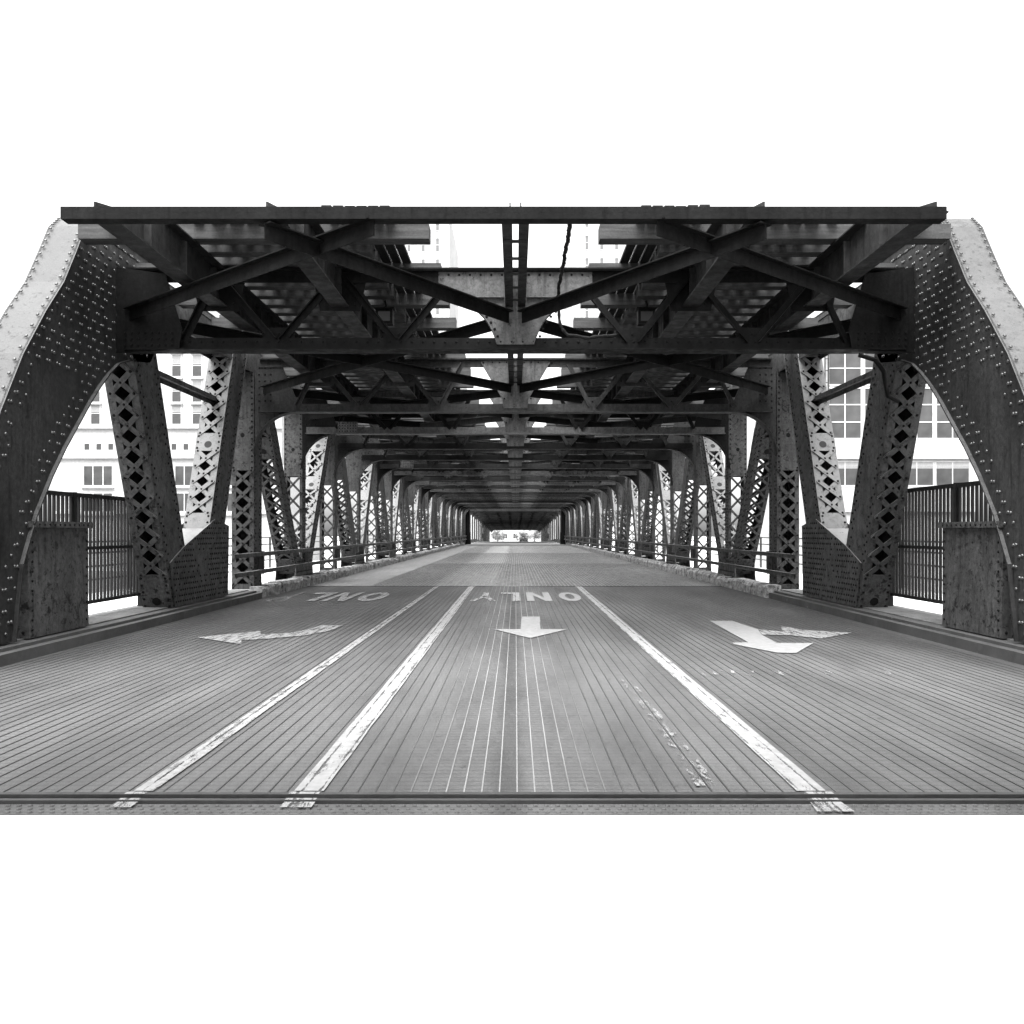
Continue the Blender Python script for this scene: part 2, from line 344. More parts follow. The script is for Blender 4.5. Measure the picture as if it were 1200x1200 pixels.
def side_truss(sx):
    mb = MB()                            # top chord and the low bottom chord
    for q in (XI + .032, XO - .05): mb.box(sx * q, sx * (q + .018), 12.5, YEND + .4, 5.12, 5.74)
    mb.box(sx * XI, sx * XO, 12.5, YEND + .4, 5.745, 5.765)
    for z in (5.12, 5.65):
        mb.box(sx * (XI + .01), sx * (XI + .031), 13.6, YEND + .4, z, z + .09)
    mb.box(sx * (XI + .05), sx * (XO - .05), 14.5, YEND + .4, -.6, .1)
    t = mb.build('side_truss', ST, bridge)
    # curved end leg: two riveted plates closed by cover plates front and back
    arch = [(13.1, 4.12), (12.75, 4.0), (12.45, 3.80), (12.15, 3.55), (11.88, 3.29), (11.58, 2.97), (11.23, 2.6), (10.9, 2.2), (10.55, 1.7), (10.25, 1.1), (10.1, .2)]
    front = [(9.25, .2), (9.3, 1.0), (9.5, 2.0), (9.85, 2.9), (10.3, 3.65), (10.8, 4.3), (11.23, 4.79), (11.55, 5.3), (11.8, 5.72), (12.0, 5.9)]
    top = [(13.9, 5.9), (14.3, 5.4), (14.3, 4.7), (13.9, 4.25)]
    poly = arch + front + top
    mb = MB()
    plate_yz(mb, sx, poly, XI, XI + .025); plate_yz(mb, sx, poly, XO - .025, XO)
    mb.strip([(sx * (XI - .05), y, z) for y, z in arch], (sx * (XO - XI + .1), 0, 0), .02 * sx)
    mb.strip([(sx * (XI - .012), y, z) for y, z in front + top[:1]], (sx * (XO - XI + .024), 0, 0), .02 * sx)
    z = .3
    while z < 5.85:
        y = 9.2; row = int(z / .13)
        while y < 14.3:
            for q in (0, .055):
                p = (y + q + (.11 if row % 2 else 0), z + R.uniform(-.006, .006))
                if inside(p, poly) and edge_dist(p, poly) > .05 and (edge_dist(p, poly) < .32 or p[1] > 3.6) and R.random() > .12:
                    mb.rivet((sx * (XI - .001), *p), (-sx, 0, 0), .02)
            y += .235
        z += .13
    for (a, b) in zip(front, front[1:]):                      # rivets down the cover plate
        for k in range(4):
            f = (k + .5) / 4
            for q in (XI + .05, XO - .05): mb.rivet((sx * q, a[0] + (b[0] - a[0]) * f - .022, a[1] + (b[1] - a[1]) * f + .01), (0, -1, .6), .02)
    mb.build('end_leg', [M['steel_mid'], M['rivet_pale']], t)
    # V node with its two heavy diagonals
    laced(sx, (15.27, .19), (13.30, 5.35), .84, 'diagonal', t, ST, 'plate', True, ((.0, .78), (4.6, 5.5)), .35)
    laced(sx, (16.62, .6), (18.56, 5.6), .76, 'diagonal', t, ST, 'plate', True, ((0, 1.2), (2.55, 2.95), (4.75, 5.3)), .33)
    node = [(14.86, .19), (14.64, .96), (15.38, 1.275), (16.86, 1.75), (17.66, 1.62), (17.6, .19)]
    mb = MB()
    plate_yz(mb, sx, node, XI - .024, XI - .003); plate_yz(mb, sx, node, XO + .002, XO + .022)
    mb.prism([(sx * (XI - .002), 15.36, 1.245), (sx * (XI - .002), 15.36, 1.263), (sx * (XI - .002), 16.3, 1.562), (sx * (XI - .002), 16.3, 1.544)], (sx * (XO - XI + .003), 0, 0))
    mb.box(sx * XI, sx * XO, 17.585, 17.6, .19, 1.6)
    z = .27
    while z < 1.75:
        y = 14.8
        while y < 17.7:
            p = (y + R.uniform(-.01, .01) + (.05 if int(z / .1) % 2 else 0), z)
            if inside(p, node) and edge_dist(p, node) > .035 and not (15.75 < p[0] < 16.5 and .55 < p[1] < 1.2 and R.random() < .75) and R.random() > .1:
                mb.rivet((sx * (XI - .024), *p), (-sx, 0, 0), .018)
            y += .105
        z += .1
    mb.build('node_plate', ST, t)
    mb = MB(); mb.box(sx * 6.17, sx * 6.25, 14.35, 17.9, 4.20, 4.29); mb.box(sx * 6.251, sx * 6.262, 14.35, 17.9, 4.12, 4.29); mb.build('strut', ST, t)
    # posts and diagonals of the regular panels
    for k in range(NF):
        y = FY[k + 1]; near = k < 4
        peak = k % 2 == 0
        laced(sx, (y + .3, .19), (y + .3, 5.12), .56 if k == 0 else .36, 'post', t, ST, 'plate' if k == 0 else 'none', near and k < 2,
              ((0, .12), (2.7 if k == 0 else 2.85, 4.93)), .36 if k == 0 else .44, (), None, .1 if k == 0 else .07, .04 if k == 0 else .03)
        if k + 1 < NF:
            if peak: laced(sx, (y + STEP - .28, .5), (y + .85, 5.0), .46, 'diagonal', t, ST, 'lace' if k < 9 else 'plate', k < 2, ((0, .5), (3.6, 4.2)), .4, (), None, .09, .032)
            else:    laced(sx, (y + .85, .5), (y + STEP - .25, 5.1), .46, 'diagonal', t, ST, 'lace' if k < 9 else 'plate', k < 2, ((0, .5), (2.6, 3.1), (4.1, 4.7)), .4, (), None, .09, .032)
        if not peak:
            mb = MB(); pl = [(y - .75, .19), (y - .6, .75), (y + 1.2, .75), (y + 1.35, .19)]
            plate_yz(mb, sx, pl, XI - .022, XI - .003); plate_yz(mb, sx, pl, XO + .002, XO + .02)
            if k < 4:
                for i in range(14):
                    for zz in (.28, .4, .55, .68): mb.rivet((sx * (XI - .022), y - .5 + i * .12, zz), (-sx, 0, 0), .018)
            mb.build('node_plate', ST, t)
        elif k:
            mb = MB(); pl = [(y - .5, 5.1), (y - .35, 4.4), (y + .95, 4.4), (y + 1.1, 5.1)]
            plate_yz(mb, sx, pl, XI - .022, XI - .003); mb.build('node_plate', ST, t)
    return t
for sx in (-1, 1): side_truss(sx)

# ------------------------------------------------------------------ cross frames
def arc_plate(mb, sx, r=.95):
    # solid corner plate with a concave lower edge and a flange along it
    xi = XI - .026
    pts = [(xi, ZB - r)] + [(xi - r + r * math.cos(t), ZB - r + r * math.sin(t)) for t in [i * math.pi / 24 for i in range(1, 12)]] + [(xi - r, ZB)]
    face = [(sx * x, 0, z) for x, z in pts] + [(sx * (xi - r), 0, ZB + .3), (sx * (xi - .55), 0, ZT), (sx * xi, 0, ZT)]
    mb.prism(face, (0, .03, 0))
    mb.strip([(sx * x, -.11, z) for x, z in pts], (0, .25, 0), -.018 * sx)
    for i in range(1, 12):
        x, z = pts[i]; d = Vector((x - (xi - r), z - (ZB - r))).normalized()
        mb.rivet((sx * (x + d.x * .05), -.001, z + d.y * .05), (0, -1, 0), .018)
    for i in range(7):
        for j in range(3): mb.rivet((sx * (xi - .1 - j * .13), -.001, ZB + .12 + i * .15), (0, -1, 0), .018)
def make_frame(first):
    SD = [M['steel_dark'] if first else M['steel_far'], M['rivet']]  # nearest frame takes the shaded steel copy, farther ones the lighter
    mb = MB(); xe = XI - .15
    # bottom chord: flange plate, two angles back to back
    mb.box(-xe, xe, -.16, .16, ZB, ZB + .022)
    mb.box(-xe, xe, -.03, -.012, ZB + .0225, ZB + .2); mb.box(-xe, xe, .012 + .03, .06, ZB + .0225, ZB + .2)
    mb.box(-xe, xe, -.12, -.031, ZB + .0225, ZB + .036)
    # top chord
    mb.box(-xe, xe, -.11, .11, ZT - .022, ZT); mb.box(-xe, xe, -.02, -.002, ZT - .2, ZT - .0225); mb.box(-xe, xe, -.1, -.0205, ZT - .04, ZT - .0225)
    if first:
        for i in range(70): mb.rivet((-xe + .1 + i * .166, -.031, ZB + .14), (0, -1, 0), .016)
    fr = mb.build('cross_frame', SD, bridge)
    def ang(x0, z0, x1, z1, w=.1):
        a, b = Vector((x0, -.06, z0)), Vector((x1, -.06, z1))
        U = (b - a); L = U.length; U.normalize(); Y = Vector((0, 1, 0)); W = U.cross(Y)
        mb.obox(a, U, Y, W, (0, L), (.028, .042), (-w / 2, w / 2)); mb.obox(a, U, Y, W, (0, L), (-.04, .0275), (w / 2 - .014, w / 2))
    for s in (-1, 1):
        mb = MB()
        ang(s * 4.95, ZB + .15, s * 4.5, ZT - .15); ang(s * 4.4, ZT - .15, s * 3.6, ZB + .15)
        ang(s * 3.5, ZB + .15, s * 2.7, ZT - .15); ang(s * 2.55, ZT - .15, s * 1.8, ZB + .15)
        ang(s * 1.7, ZB + .15, s * 1.1, ZT - .35) if first else ang(s * 1.7, ZB + .15, s * 1.2, ZT - .12)
        for x in (3.55, 1.75):           # bottom node plates
            mb.prism([(s * (x - .34), .0, ZB + .03), (s * (x + .34), .0, ZB + .03), (s * (x + .16), .0, ZB + .36), (s * (x - .16), .0, ZB + .36)], (0, .02, 0))
            for i in range(5): mb.rivet((s * (x - .24 + i * .12), -.001, ZB + .26), (0, -1, 0), .016)
        for x in (4.45, 2.63):           # plates under the stringers
            mb.prism([(s * (x - .42), .0, ZT - .03), (s * (x + .42), .0, ZT - .03), (s * (x + .3), .0, ZT - .62), (s * (x - .3), .0, ZT - .62)], (0, .018, 0))
            for i in range(4): mb.rivet((s * (x - .22), -.001, ZT - .12 - i * .13), (0, -1, 0), .016); mb.rivet((s * (x + .22), -.001, ZT - .12 - i * .13), (0, -1, 0), .016)
        mb.build('web_bracing', SD, fr)
    # centre: web panel above, funnel shaped plate with concave sides below
    mb = MB()
    left = bez((-.95, ZT - .46), (-.42, ZT - .56), (-.28, ZB + .1), 9)
    if not first: left = [(-.78, ZT - .1), (-.3, ZB + .32), (-.27, ZB + .1)]
    pts = left + [(-x, z) for x, z in left[::-1]] + ([(1.15, ZT - .46), (1.15, ZT - .045), (-1.15, ZT - .045), (-1.15, ZT - .46)] if first else [(.78, ZT - .045), (-.78, ZT - .045)])
    mb.prism([(x, -.038, z) for x, z in pts], (0, .011, 0))
    mb.strip([(x, -.07, z) for x, z in left], (0, .14, 0), .016); mb.strip([(-x, -.07, z) for x, z in left], (0, .14, 0), -.016)
    for s in (-1, 1):
        for i in range(len(left) - 1): mb.rivet((s * left[i][0] + s * .05 * (1 if s * left[i][0] < 0 else -1), -.039, left[i][1]), (0, -1, 0), .018)
        for i in range(7 if first else 3): mb.rivet((s * (.2 + i * .16), -.039, ZT - .09), (0, -1, 0), .016)
        # two small lens shaped openings above the chord
    if first: mb.box(-1.15, -.17, -.1, -.039, ZT - .44, ZT - .425); mb.box(.17, 1.15, -.1, -.039, ZT - .44, ZT - .425)
    mb.build('centre_plate', [M['plate'], M['rivet']], fr)
    for s in (-1, 1):
        mb = MB()
        if first:
            pl = [(5.93, ZB - .05), (5.0, ZB + .003), (4.95, ZB + .3), (5.2, ZT - .1), (5.93, ZT)]
            mb.prism([(s * x, -.125, z) for x, z in pl], (0, .02, 0))
            for i in range(8):
                for j in range(3): mb.rivet((s * (5.1 + i * .1), -.126, ZB + .07 + j * .09), (0, -1, 0), .017)
        else: arc_plate(mb, s)
        mb.build('knee_plate', SD, fr)
    return fr
f0 = make_frame(True); f0.location = (0, Y0, 0)
f1 = make_frame(False); f1.location = (0, Y1, 0)
for k, y in enumerate(FY[2:]):           # lighter and darker steel copies mixed at random over the frame parts
    c = copy_part(f1, bridge, (0, y, 0))
    for o in [c] + list(c.children):
        if o.name.startswith('centre_plate'): continue
        o.material_slots[0].link = 'OBJECT'
        o.material_slots[0].material = M[('steel_mid', 'steel', 'steel_far', 'steel_dark', 'plate')[R.choice((0, 0, 1, 2, 3, 3, 4))]]
for s in (-1, 1):
    mb = MB(); mb.box(s * 5.45, s * 6.5, YEND + .6, YEND + 1.5, 0, 5.6); mb.box(s * 5.35, s * 6.6, YEND + .5, YEND + 1.6, -.1, 1.4); mb.build('end_post', [M['steel_dark']], bridge)
# small pale rivet plates hung on some frames
mb = MB(); mb.box(-4.9, -4.35, -.17, -.165, ZB + .03, ZB + .33)
for i in range(7):
    for j in range(4): mb.rivet((-4.85 + i * .075, -.171, ZB + .07 + j * .075), (0, -1, 0), .014)
sp = mb.build('splice_plate', [M['plate'], M['rivet']], bridge); sp.location = (0, FY[2], 0)
c = sp.copy(); C.objects.link(c); c.parent = bridge; c.location = (0, FY[5], 0)

# ------------------------------------------------------------------ floor system of the railway deck
YS = 9.0
mb = MB(); mb.box(-4.8, 4.55, YS, YS + .16, 4.80, 4.868); mb.box(-4.8, 4.55, YS, YS + .014, 4.8685, 4.93); mb.build('end_strut', [M['steel_dark']], bridge)
for s in (-1, 1):
    for x in (2.63, 4.45):
        mb = MB(); X = s * x
        mb.box(X - .13, X + .13, YS + .02, YEND, 4.873, 4.893)
        mb.prism([(X - .008, YS + .02, 4.8935), (X - .008, YEND, 4.8935), (X - .008, YEND, 5.41), (X - .008, 10.8, 5.41), (X - .008, YS + .02, 4.99)], (.016, 0, 0))
        mb.box(X - .13, X + .13, 10.8, YEND, 5.4105, 5.43)
        y = 10.2
        while y < 60:                    # stiffeners
            for q in (-1, 1): mb.box(X + q * .0085, X + q * .1, y, y + .012, 4.894, min(5.35, 4.99 + (y - YS) * .2))
            y += 1.1
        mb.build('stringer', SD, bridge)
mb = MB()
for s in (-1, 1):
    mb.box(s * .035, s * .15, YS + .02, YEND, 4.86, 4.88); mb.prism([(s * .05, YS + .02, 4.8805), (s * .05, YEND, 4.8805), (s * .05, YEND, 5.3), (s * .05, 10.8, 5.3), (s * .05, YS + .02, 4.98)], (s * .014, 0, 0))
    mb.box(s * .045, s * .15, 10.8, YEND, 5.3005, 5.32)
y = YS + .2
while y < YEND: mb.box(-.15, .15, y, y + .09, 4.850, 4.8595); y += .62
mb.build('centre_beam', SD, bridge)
# lateral X bracing, two crosses per bay
def brace(a, b, dz):
    mb = MB(); a = Vector((a[0], a[1], 4.79 + dz)); b = Vector((b[0], b[1], 4.79 + dz))
    U = (b - a); L = U.length; U.normalize(); Z = Vector((0, 0, 1)); W = U.cross(Z)
    mb.obox(a, U, W, Z, (0, L), (-.09, .09), (-.008, .008)); mb.obox(a, U, W, Z, (0, L), (-.008, .008), (-.17, -.0085))
    mb.build('lateral_brace', [M['steel_dark'] if b.y < 24 else M[R.choice(('steel_far', 'steel_dark', 'steel'))]], bridge)  # near braces take the shaded steel copy
for s in (-1, 1):
    brace((s * .1, Y0 - .1), (s * 2.66, YS + .05), -.02); brace((s * 5.75, Y0 - .1), (s * 1.5, YS + .05), .02)
    for y0, y1 in zip(FY, FY[1:]):
        brace((s * .1, y0 + .1), (s * 5.7, y1 - .1), -.02); brace((s * 5.7, y0 + .1), (s * .1, y1 - .1), .02)
# timber ties: every third is a long outrigger whose pale end shows in the middle gap
ties = []
n = 0; y = 11.50
while y < YEND:
    ties.append((y, n % 3 == 0)); n += 1; y += .56
far = MB(); first_tie = {}
count = 0
for y, long in ties:
    for s in (-1, 1):
        e = R.uniform(-.02, .02)
        if count < 100:
            mb = MB()
            if long: mb.box(s * (1.15 + e), s * (5.88 + e), 0, .25, TIE0, TIE0 + .2)
            else: mb.box(s * (2.05 + e), s * (5.0 + e), 0, .22, TIE0, TIE0 + .2)
            o = mb.build('timber_tie', M['timber'], bridge); o.location = (0, y, 0); count += 1
        else:
            if long: far.box(s * (1.15 + e), s * 5.88, y, y + .25, TIE0, TIE0 + .2)
            else: far.box(s * 2.05, s * 5.0, y, y + .22, TIE0, TIE0 + .2)
tag(far.build('timber_ties', M['timber'], bridge), kind='stuff')
for s in (-1, 1):
    for x0, x1 in ((1.62, 2.5),):
        mb = MB(); x = x0
        while x < x1:
            y = 10.95 + R.uniform(0, .05)
            while y < YEND:
                l = R.uniform(3.5, 5); mb.box(s * x, s * (x + .128), y, min(y + l - .02, YEND), TIE0 + .203, TIE0 + .25); y += l
            x += .15
        mb.build('plank_walkway', M['timber_dark'], bridge)
    mb = MB(); x = 2.95                  # boards nailed over the ties at the bridge end
    while x < 5.5:
        if abs(x - 4.26) > .16:
            y = 11.2 + R.uniform(0, .1)
            while y < 26: l = R.uniform(2.5, 4.5); mb.box(s * x, s * (x + .2), y, min(y + l - .03, 27), TIE0 + .203, TIE0 + .24); y += l
        x += .235
    mb.build('boarding', M['timber_dark'], bridge)
    for x in (2.82, 4.26):
        mb = MB(); X = s * x
        mb.box(X - .07, X + .07, 11.4, YEND, TIE0 + .201, TIE0 + .215); mb.box(X - .01, X + .01, 11.4, YEND, TIE0 + .2155, TIE0 + .32); mb.box(X - .035, X + .035, 11.4, YEND, TIE0 + .3205, TIE0 + .36)
        mb.build('track_rail', M['rail'], bridge)
# conduit curling down beside the right diagonal, lamp housings under the deck
mb = MB()
mb.tube([(5.1, 12.66, 4.12), (5.35, 12.68, 4.05), (5.5, 12.75, 3.9), (5.62, 12.95, 3.72), (5.8, 13.3, 3.62), (6.02, 13.42, 3.55)], .035)
mb.build('conduit', M['steel_dark'], bridge, smooth=True)

# ------------------------------------------------------------------ hanging cable and lamp boxes
mb = MB(); pts = []
ctrl = [(.60, 9.08, 4.86), (.62, 10.6, 4.97), (.63, 12.2, 5.05), (.62, 12.55, 4.95), (.64, 12.6, 4.7), (.68, 12.6, 4.5), (.78, 12.6, 4.4), (1.1, 12.6, 4.36), (1.5, 12.62, 4.41)]
for (a, b) in zip(ctrl, ctrl[1:]):
    n = max(3, int((Vector(b) - Vector(a)).length / .06))
    for i in range(n):
        p = Vector(a).lerp(Vector(b), i / n); pts.append(p + Vector((R.uniform(-.008, .008), 0, R.uniform(-.008, .008))))
pts.append(Vector(ctrl[-1]))
tag(mb.tube(pts, [.02 + .008 * (i % 2) for i in range(len(pts))], 7) or mb.build('hanging_cable', M['cable'], None), 'frayed black cable hanging in the middle gap overhead and looping onto the crossbeam', 'cable')
for s, lab in ((-1, 'small dark lamp box under the left timber walkway above the road'), (1, 'small dark lamp box under the right timber walkway above the road')):
    t = thing('lamp_box', lab, 'lamp', (s * 2.2, 14.4, 5.12), 'lamp boxes under the timber walkways')
    mb = MB(); mb.box(-.14, .14, -.1, .1, -.13, .12); mb.box(-.17, .17, -.13, .13, .121, .14); mb.build('housing', M['steel_dark'], t)
    mb = MB(); mb.box(-.1, .1, -.112, -.101, -.09, .07); mb.build('lens', M['glass'], t)
    mb = MB(); mb.tube([(0, 0, .14), (.02, 0, .2), (0, 0, .275)], .02); mb.build('hanger', M['steel_dark'], t)

# ------------------------------------------------------------------ road, markings, kerbs
def structure(o): o['kind'] = 'structure'; return o
XK = 5.70
road = MB()
road.box(-XK - .05, XK + .05, 4.82, 23.4, -.4, 0, 0)
road.box(-4.0, XK + .05, 23.404, 88, -.4, 0, 1); road.box(-XK - .05, -4.004, 23.404, 88, -.4, .002, 2)
def bars(x0, x1, step, y0, y1, w, h, mi):
    x = x0
    while x < x1:
        y = y0; dx = 0
        road.box(x - w / 2, x + w / 2, y0, y1, .0005, h, mi); x += step
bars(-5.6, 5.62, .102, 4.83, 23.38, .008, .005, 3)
bars(-3.93, 5.62, .102, 23.42, 87.9, .014, .006, 4)
y = 23.45
while y < 60: road.box(-3.98, 5.7, y, y + .02, .0005, .0065, 4); y += .2 if y < 40 else .4
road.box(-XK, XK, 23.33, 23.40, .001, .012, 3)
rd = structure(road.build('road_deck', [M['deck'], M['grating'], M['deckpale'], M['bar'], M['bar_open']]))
def flat(name, polys, mat, z=.0125):
    mb = MB()
    for p in polys: mb.prism([(x, y, z - .002) for x, y in p], (0, 0, .002))
    return mb.build(name, mat, rd)
def px(x, y):                            # a marking measured on the road surface
    Y = 1500 / (y - 623); return ((x - 604) * Y / 1000, Y)
def line(name, x0, x1, y0, y1, mat):
    L, Rr, y = [], [], y0
    while y < y1:
        L.append((x0 + R.uniform(-.004, .004), y)); Rr.append((x1 + R.uniform(-.004, .004), y)); y += .4
    L.append((x0, y1)); Rr.append((x1, y1))
    polys = [[L[i], Rr[i], Rr[i+1], L[i+1]] for i in range(len(L) - 1)]
    return flat(name, polys, mat)
line('lane_line', -2.19, -2.075, 4.9, 23.2, M['paint_worn'])
line('lane_line', -1.27, -1.10, 4.9, 23.2, M['paint'])
line('lane_line', 1.62, 1.785, 4.9, 23.2, M['paint'])
line('lane_line', 1.06, 1.19, 5.0, 8.6, M['paint_gone'])
z1 = lambda l, ox=60: [px(ox + a / 2.2222, 660 + b / 2.2222) for a, b in l]
flat('turn_arrow', [z1([(380,195),(545,178),(545,187),(495,202),(495,213)]), z1([(545,187),(620,184),(660,190),(560,199),(495,202)]), z1([(620,184),(665,175),(705,163),(760,164),(725,178),(660,190)])], M['paint_worn'])
z7 = lambda l: [px(540 + a / 7.5, 680 + b / 7.5) for a, b in l]
flat('straight_arrow', [z7([(535,325),(695,325),(700,436),(525,436)]), z7([(290,436),(940,436),(625,512),(597,512)])], M['paint_fresh'])
flat('turn_arrow', [z1([(515,152),(575,152),(640,174),(650,188),(690,210),(785,210),(740,236),(690,235),(577,213),(575,209),(615,208)], 600)], M['paint_fresh'])
flat('turn_arrow', [z1([(640,174),(705,180),(700,165),(760,176),(885,183),(805,198),(720,189),(652,188)], 600)], M['paint_worn'])
for i in range(20):
    a = 490 + i * 25 + R.uniform(-6, 6)
    flat('stop_bar', [z1([(a, 279), (a + 18, 279), (a + 22, 296), (a + 2, 296)], 600)], M['paint_gone']) if not 690 < a < 790 or i % 2 else None
def stroke_letter(ch):
    """letter strokes in a unit box, upright"""
    if ch == 'O':
        o = [(.5 + .5 * math.cos(t), .5 + .5 * math.sin(t)) for t in [i * math.pi / 10 for i in range(20)]]
        n = [(.5 + .21 * math.cos(t), .5 + .29 * math.sin(t)) for t in [i * math.pi / 10 for i in range(20)]]
        return [[o[i], o[(i+1) % 20], n[(i+1) % 20], n[i]] for i in range(20)]
    if ch == 'N': return [[(0,0),(.28,0),(.28,1),(0,1)], [(.72,0),(1,0),(1,1),(.72,1)], [(.28,1),(.28,.62),(.72,0),(.72,.38)]]
    if ch == 'L': return [[(0,0),(.36,0),(.36,1),(0,1)], [(.36,0),(1,0),(1,.2),(.36,.2)]]
    if ch == 'Y': return [[(.38,0),(.62,0),(.62,.45),(.38,.45)], [(.38,.45),(.5,.6),(.22,1),(0,1)], [(.62,.45),(1,1),(.78,1),(.5,.6)]]
def word(xs, y0, y1, mats):              # read by drivers coming towards the camera: turned round
    for ch, (xa, xb), mt in zip('ONLY', xs, mats):
        ps = [[(xb - u * (xb - xa), y1 - v * (y1 - y0)) for u, v in p] for p in stroke_letter(ch)]
        flat('painted_letter', ps, mt)
k = 19.6 / 1000
word([((655-604)*k, (680-604)*k), ((617-604)*k, (645-604)*k), ((586-604)*k, (609-604)*k), ((553-604)*k, (583-604)*k)], 18.3, 20.9, [M['paint_fresh'], M['paint_fresh'], M['paint'], M['paint_worn']])
word([(-3.58+.04, -2.95), (-4.2, -3.68), (-4.85, -4.32), (-5.4, -4.95)], 18.3, 20.9, [M['paint'], M['paint'], M['paint_worn'], M['paint_faint']])
# steel expansion joint and the pale approach
mb = MB(); mb.box(-9, 9, 4.70, 4.735, -.3, .02); mb.box(-9, 9, 4.775, 4.818, -.3, .03); mb.box(-9, 9, 4.736, 4.774, -.3, -.03)
for i in range(40):
    x = -5.6 + i * .29; mb.box(x, x + R.uniform(.1, .25), 4.735, 4.75, -.02, .016)
structure(mb.build('expansion_joint', [M['joint']]))
mb = MB(); mb.box(-XK - .05, XK + .05, 4.52, 4.698, -.4, 0)
for i in range(190):
    for j in range(3): mb.rivet((-5.65 + i * .06 + (.03 if j % 2 else 0), 4.55 + j * .055, 0), (0, 0, 1), .012, 0)
line_end = structure(mb.build('joint_plate', [M['deck']]))
for x0, x1 in ((-2.19, -2.075), (-1.27, -1.10), (1.62, 1.785)):
    mb = MB(); mb.box(x0, x1, 4.776, 4.816, .031, .033); mb.box(x0, x1, 4.702, 4.733, .021, .023); mb.build('lane_line', M['paint_worn'], line_end)
for x0, x1 in ((-2.19, -2.075), (-1.27, -1.10)):
    mb = MB(); mb.box(x0, x1, 4.60, 4.69, .014, .016); mb.build('lane_line', M['paint_worn'], line_end)
mb = MB(); mb.prism([(1.6, 4.53, .014), (1.8, 4.53, .014), (1.79, 4.69, .014), (1.62, 4.69, .014)], (0, 0, .002)); mb.build('lane_line', M['paint_worn'], line_end)
mb = MB(); mb.box(-XK - .05, XK + .05, -14, 4.516, -.4, -.002); structure(mb.build('approach_road', [M['slab']]))

def kerb_side(s):
    # steel edged low kerb at the near end, then a chipped concrete kerb
    mb = MB(); mb.box(s * XK, s * (XK + .13), 4.83, 19.2, -.3, .13, 0); mb.box(s * (XK + .131), s * (XK + .32), 4.83, 19.2, -.3, .17, 0)
    mb.box(s * (XK + .321), s * 6.75, -14, 19.2, -.3, .19, 1); mb.box(s * XK, s * (XK + .32), -14, 4.828, -.3, .15, 1)
    structure(mb.build('kerb', [M['kerb_dark'], M['kerbtop']]))
    mb = MB(); y = 19.2; xin, xout = XK - .02, 6.5
    while y < 88:
        l = R.uniform(.18, .5) if y < 50 else 2
        z = .27 + R.uniform(-.035, .025); e = R.uniform(-.03, .03); c = R.uniform(.03, .10)
        A = [(xin + e, -.3), (xin + e, z - c), (xin + e + c * R.uniform(.5, 1), z), (xin + .3, z + .0), (xin + .3, -.3)]
        mb.prism([(s * x, y, zz) for x, zz in A], (0, l - R.uniform(.002, .012), 0))
        y += l
    mb.box(s * (xin + .301), s * xout, 19.21, 104, -.3, .19)
    structure(mb.build('kerb', [M['kerb']]))
    mb = MB(); mb.box(s * 6.76, s * 9.6, -14, 104, -.4, .10); structure(mb.build('footway', [M['walk']]))
for s in (-1, 1): kerb_side(s)

